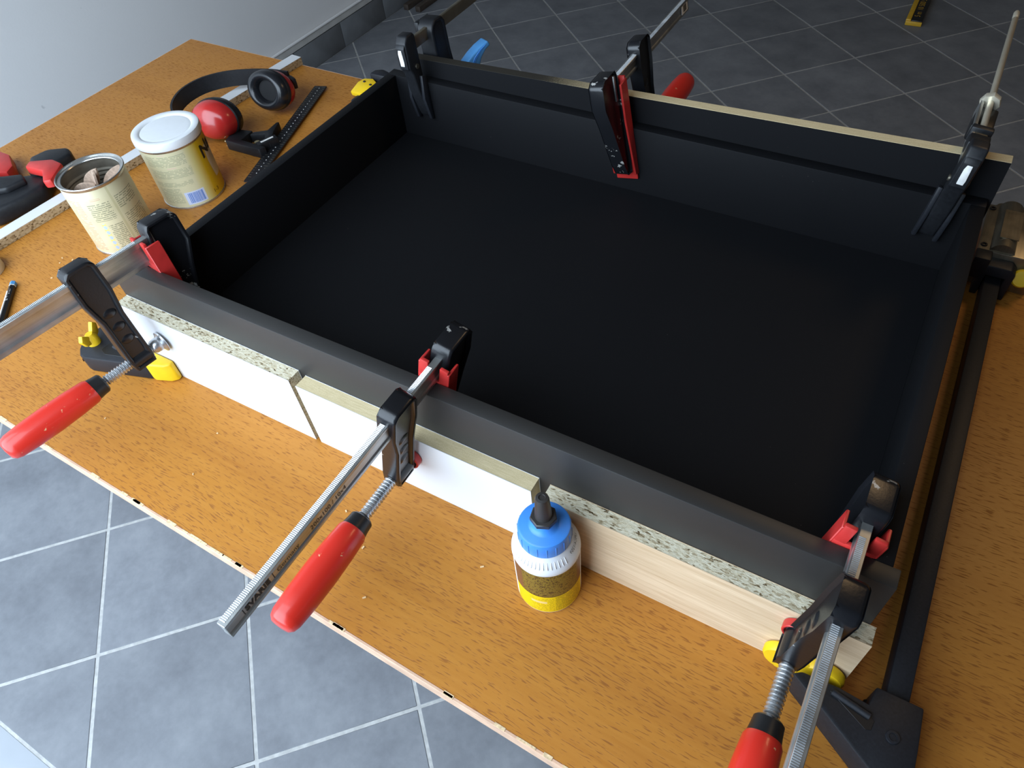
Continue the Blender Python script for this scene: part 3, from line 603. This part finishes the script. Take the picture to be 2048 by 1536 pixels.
G().lathe([(.0536, .1290), (.0552, .1290), (.0566, .1318), (.0568, .1342), (.0556, .1353), (.0542, .1345), (.0536, .1320), (.0490, .1312), (.0482, .1300), (.0486, .1288), (.0530, .1296)], 96).obj('rim', 'tin', oc, label='rolled tinplate rim')
G().lathe([(.0530, 0), (.0552, 0), (.0558, .0015), (.0554, .0034), (.0544, .004)], 96).obj('bottom_seam', 'tin', oc)
# beech biscuits inside the tin
def biscuit_geo():
    L, Wd = .0285, .0118; P = []
    for k in range(13): a = -1 + 2 * k / 12; P.append((a * L, -Wd * (1 - a * a) - .0006))
    for k in range(13): a = 1 - 2 * k / 12; P.append((a * L, Wd * (1 - a * a) + .0006))
    return G().prism(P, -.002, .002, bev=.0004, seg=1)
bis = [  # position in the tin frame (x towards the camera, y to the right), then tilt
    (-.006, .000, 0.111, 64, -62, 25, 'speckled beech biscuit standing upright in the middle of the open tin'),
    (.004, .026, 0.109, 58, -40, 100, 'beech biscuit leaning on the right inner wall of the open tin'),
    (.016, .024, 0.105, 64, -30, 104, 'beech biscuit half hidden behind the tin rim on the right'),
    (-.010, -.022, 0.103, 86, -22, 50, 'thin edge of a beech biscuit leaning on the left inner wall of the open tin'),
    (.010, -.014, 0.101, 82, 6, 86, 'beech biscuit on edge lying in front of the upright one'),
    (-.022, -.004, 0.107, 78, -50, 60, 'beech biscuit tip showing behind the upright biscuit'),
    (-.004, .012, .074, 30, 12, 130, 'lower beech biscuit of the tin lying flat on the left'),
    (.008, .002, .066, 20, -10, 40, 'lower beech biscuit of the tin lying flat in the middle')]
pm = None
for dx, dy, z, rx, ry, rz, lab in bis:
    M = RZ(R(-24.4)); p = M @ Vector((dx, dy, 0))
    if pm is None: o = biscuit_geo().obj('wooden_biscuit', 'beech', recentre=False); pm = o
    else: o = pm.copy(); COL.objects.link(o)
    o.location = (-.2994 + p[0], .1825 + p[1], z + TZ); o.rotation_euler = (R(rx), R(ry), R(rz - 24.4))
    tag(o, lab, 'biscuit', 'beech biscuits in the open tin')
# ------------------------------------------------------------------ long chipboard strip on the table
sp = thing('chipboard_strip', 'long white topped chipboard strip with bare edge lying across the table', 'strip', (-.497, .44, 0))
P0 = Vector((-.5035, -.10)); P1 = Vector((-.4340, .832)); dd = (P1 - P0).normalized(); nn = Vector((-dd.y, dd.x)); wd = .030
pl = [P0, P1, P1 + nn * wd, P0 + nn * wd]; pl = [(p[0] + .497, p[1] - .44) for p in pl]
G().prism(pl, .0005, .0172).obj('core', 'chipdark', sp, smooth=False); G().prism(pl, .0172, .0180).obj('top_face', 'white', sp, smooth=False)
# ------------------------------------------------------------------ ear defenders
ed = thing('ear_defenders', 'red and black ear defenders lying on their side on the table', 'ear defenders', (-.36, .575, 0), RZ(R(-8)))
def cup(c, yaw, pitch, name):
    M = T(*c) @ RZ(R(yaw)) @ RX(R(pitch)); sq = Matrix.Diagonal((1.12, .86, 1, 1))
    M2 = M @ RX(math.pi / 2) @ sq          # lathe z -> -y : dome towards local -y
    dome = G().lathe([(0, .040), (.012, .0395), (.024, .037), (.034, .032), (.041, .024), (.0445, .014), (.0455, .004), (.0455, 0), (0, 0)], 48, M2).obj(name, 'redm', ed, label='glossy red ear cup')
    G().lathe([(.0455, .006), (.0475, .004), (.0480, -.002), (.0465, -.006), (.0450, -.006)], 48, M2).obj('shell_rim', 'plas', dome)
    cu = [(.0240, -.004)]
    for k in range(11):
        a = math.pi * k / 10; cu.append((.0355 - .0115 * math.cos(a), -.006 - .0165 * math.sin(a)))
    G().lathe(cu + [(.0470, -.002)], 48, M2).obj('cushion', 'foam', dome, label='padded black ear cushion')
    G().lathe([(0, -.006), (.026, -.006), (.026, -.002), (0, -.002)], 40, M2).obj('inner_foam', 'mesh', dome)
    return M
Ma = cup((-.004, -.066, .0430), 20, -14, 'ear_cup'); Mb = cup((.014, .064, .0500), 190, 20, 'ear_cup')
path = []
A0 = Vector((-.012, -.118, .046)); B0 = Vector((.034, .116, .050))
ctrl = [(-.012, -.119), (-.060, -.122), (-.112, -.098), (-.146, -.052), (-.150, .000), (-.124, .046), (-.080, .080), (-.030, .104), (.018, .116)]
n_ = 40; pts = []
for i in range(n_ + 1):
    t_ = i / n_ * (len(ctrl) - 1); k = min(int(t_), len(ctrl) - 2); u = t_ - k
    g_ = lambda q: Vector(ctrl[max(0, min(len(ctrl) - 1, q))])
    p = .5 * ((2 * g_(k)) + (g_(k + 1) - g_(k - 1)) * u + (2 * g_(k - 1) - 5 * g_(k) + 4 * g_(k + 1) - g_(k + 2)) * u * u + (3 * g_(k) - g_(k - 1) - 3 * g_(k + 1) + g_(k + 2)) * u ** 3)
    pts.append((p[0], p[1], .040 + .012 * i / n_))
G().tube(pts, 0, flat=(.0045, .034)).obj('headband', 'plas', ed, label='wide black plastic headband')
G().box((0, 0, 0), (.030, .010, .020), T(-.026, -.1175, .040) @ RZ(R(-8)), bev=.003).obj('slider', 'plas', ed)
G().box((0, 0, 0), (.026, .010, .022), T(.030, .112, .050) @ RZ(R(-14)), bev=.003).obj('slider', 'plas', ed)
# ------------------------------------------------------------------ combination square
sqr = thing('combination_square', 'black combination square with slotted blade lying against the tray', 'square', (-.25, .55, 0))
def loc2(p): return (p[0] + .25, p[1] - .55)
q0 = Vector((-.3125, .7545)); q1 = Vector((-.196, .4020)); d2 = (q1 - q0).normalized(); n2 = Vector((d2.y, -d2.x)) * .0145
bl = G().prism([loc2(q0 + n2), loc2(q1 + n2), loc2(q1 - n2), loc2(q0 - n2)], .004, .0065).obj('blade', 'plas', sqr, label='black steel blade with white scale marks')
g = G()
for k in range(46):
    s = .006 + k * .0078; w = .0040 if k % 5 else .0075
    for sd_, e in ((1, .0105), (-1, .0105)):
        c = q0 + d2 * s + n2.normalized() * sd_ * (e - w / 2 + .002)
        g.box((0, 0, .0066), (.0010, w, .0003), T(*loc2(c), 0) @ RZ(math.atan2(d2.y, d2.x)))
g.obj('scale_mark', 'housing', bl, kind='stuff', smooth=False)
g = G()
for k in range(30):
    c = q0 + d2 * (.010 + k * .0115); g.lathe([(0, .0066), (.0012, .0066), (.0011, .0069), (0, .0069)], 8, T(*loc2(c), 0))
g.obj('etched_dot', 'insert', bl, kind='stuff', smooth=False)
HP = [(-.341, .492), (-.324, .474), (-.243, .476), (-.236, .497), (-.2455, .530), (-.258, .566), (-.2665, .570), (-.263, .545), (-.2665, .533), (-.285, .527), (-.300, .520), (-.310, .522)]
h_ = G().prism([loc2((-.338, .497)), loc2((-.330, .476)), loc2((-.238, .478)), loc2((-.233, .492)), loc2((-.300, .492)), loc2((-.302, .528)), loc2((-.330, .522))], .001, .022, bev=.002).obj('head', 'plas', sqr)
G().prism([loc2((-.300, .528)), loc2((-.300, .516)), loc2((-.272, .532)), loc2((-.262, .520)), loc2((-.246, .505)), loc2((-.238, .510)), loc2((-.262, .548)), loc2((-.276, .580)), loc2((-.281, .576)), loc2((-.277, .545))], .001, .020, bev=.002).obj('head_arm', 'plas', h_)
G().prism([loc2((-.262, .494)), loc2((-.248, .488)), loc2((-.232, .528)), loc2((-.246, .534))], .006, .023, bev=.001).obj('vial_block', 'plas', h_)
G().box((0, 0, 0), (.005, .028, .0006), T(*loc2((-.2465, .512)), .0234) @ RZ(R(-20)), bev=.0002, seg=1).obj('white_line', 'insert', h_)
G().lathe([(0, 0), (.0065, 0), (.0070, .003), (.0058, .011), (0, .012)], 14, T(*loc2((-.2745, .508)), .003)).obj('locking_nut', 'brass', h_)
G().lathe([(0, 0), (.0022, 0), (.0026, .008), (0, .010)], 12, T(*loc2((-.338, .488)), .010) @ RY(R(-90))).obj('scriber_tip', 'brass', h_)
# ------------------------------------------------------------------ black and red grip tool at the left edge
gt = thing('grip_clamp', 'black plastic grip tool with red trigger behind the chipboard strip', 'tool', (-.60, .17, 0))
def l3(p): return (p[0] + .60, p[1] - .17)
bdy = G().prism([l3(p) for p in [(-.760, .010), (-.600, .055), (-.552, .098), (-.536, .150), (-.535, .196), (-.556, .222), (-.590, .216), (-.628, .190), (-.690, .176), (-.760, .150)]], .001, .036, bev=.009, seg=3).obj('body', 'plas', gt)
G().prism([l3(p) for p in [(-.755, .070), (-.620, .108), (-.575, .150), (-.566, .186), (-.590, .196), (-.625, .172), (-.690, .150), (-.755, .128)]], .034, .048, bev=.005, seg=3).obj('grip_panel', 'plas', bdy)
G().prism([l3(p) for p in [(-.636, .240), (-.600, .226), (-.560, .256), (-.560, .288), (-.590, .304), (-.628, .280)]], .001, .046, bev=.009, seg=3).obj('jaw_head', 'plas', gt)
G().lathe([(0, 0), (.012, 0), (.012, .036), (.009, .040), (0, .040)], 20, T(*l3((-.592, .222)), .002)).obj('pivot', 'ferrule', gt)
G().prism([l3(p) for p in [(-.600, .226), (-.590, .208), (-.545, .214), (-.510, .190), (-.498, .200), (-.528, .248), (-.560, .250)]], .038, .056, bev=.004, seg=2).obj('trigger', 'redp', gt, label='red plastic trigger lever')
G().prism([l3(p) for p in [(-.760, .178), (-.690, .186), (-.662, .200), (-.674, .222), (-.720, .246), (-.760, .246)]], .004, .030, bev=.004).obj('side_lever', 'redp', gt)
# ------------------------------------------------------------------ pencil, tape roll, crumbs
pa, pb = Vector((-.3775, -.0005, 0)), Vector((-.270, -.110, 0)); pv = (pb - pa)
pn = thing('pencil', 'black and white pencil with light blue end on the table', 'pencil', (pa + pv * .5)[:], RZ(math.atan2(pv.y, pv.x)))
L2 = pv.length / 2
def hexrod(x0, x1, r, m, nm, par):
    return G().lathe([(0, x0), (r, x0), (r, x1), (0, x1)], 6, T(0, 0, .0047) @ RY(math.pi / 2)).obj(nm, m, par, smooth=False)
sh_ = hexrod(-L2 + .011, L2 - .012, .0052, 'ferrule', 'shaft', pn); hexrod(-L2, -L2 + .009, .0052, 'lblue', 'end_dip', pn); hexrod(-L2 + .009, -L2 + .011, .0053, 'insert', 'band', pn)
G().lathe([(.0052, L2 - .012), (.0012, L2), (0, L2)], 6, T(0, 0, .0047) @ RY(math.pi / 2)).obj('point', 'beech', pn, smooth=False)
G().box((.004, -.0040, .0062), (L2 * 2 - .04, .0022, .0040), bev=.0003, seg=1).obj('white_stripe', 'insert', sh_)
g = text_geo('Draw', .0065, T(-L2 + .036, -.0022, .00930) @ RZ(math.pi) @ T(0, -.004, 0)); g.box((-L2 + .050, -.0005, .0093), (.0042, .0042, .0002)); g.box((-L2 + .0425, -.0005, .0093), (.003, .003, .0002)); g.obj('printed_mark', 'insert', sh_, smooth=False)
tr_ = thing('tape_roll', 'cream masking tape roll cut off by the left picture edge', 'tape roll', (-.4600, -.004, 0))
G().lathe([(.0240, 0), (.0330, 0), (.0336, .001), (.0336, .0175), (.0330, .0185), (.0240, .0185)], 64, closed=True).obj('tape', 'cream', tr_)
G().lathe([(.0220, .0002), (.0239, .0002), (.0239, .0183), (.0220, .0183)], 64, closed=True).obj('core', 'edge', tr_)
g = G(); random.seed(11)
for p in [(-.36, .085), (-.337, .090), (-.352, .074), (-.43, .44), (-.425, .435), (-.345, .487), (-.29, .29), (.02, -.13), (.19, -.075), (.43, -.09), (.48, -.12), (.52, -.17), (-.55, .42), (.62, -.075), (.21, -.14), (-.33, .04)]:
    g.box((0, 0, .0008), (random.uniform(.0015, .0055), random.uniform(.0012, .0025), .0012), T(p[0], p[1], 0) @ RZ(random.uniform(0, 3)))
g.obj('sawdust_crumbs', 'crumb', label='tiny sawdust crumbs scattered over the table top', cat='sawdust', kind='stuff', smooth=False)
# ------------------------------------------------------------------ things on the floor behind
lv = thing('spirit_level', 'yellow and black tool lying on the dark floor behind the table', 'level', (.700, 3.42, 0), RZ(R(1)), floor=True)
G().box((.013, .14, .012), (.044, .56, .022), bev=.002).obj('body', 'ferrule', lv)
G().box((-.020, .14, .013), (.020, .56, .026), bev=.002).obj('yellow_edge', 'gold', lv)
G().box((.004, -.142, .010), (.066, .006, .018), bev=.002).obj('end_cap', 'gold', lv)
g = text_geo('5 m  10 500 5 m', .034, T(.020, -.10, .0233) @ RZ(R(90))); g.obj('lettering', 'gold', lv, kind='stuff', smooth=False)
for dx, lab in ((0, 'dark wooden stick lying closest to the skirting tiles'), (.074, 'dark wooden stick lying further from the skirting tiles')):
    G().box((-1.600 + dx, 3.03, .014), (.030, .74, .028), RZ(0), bev=.003).obj('wooden_stick', 'darkwood', label=lab, cat='stick', floor=True)
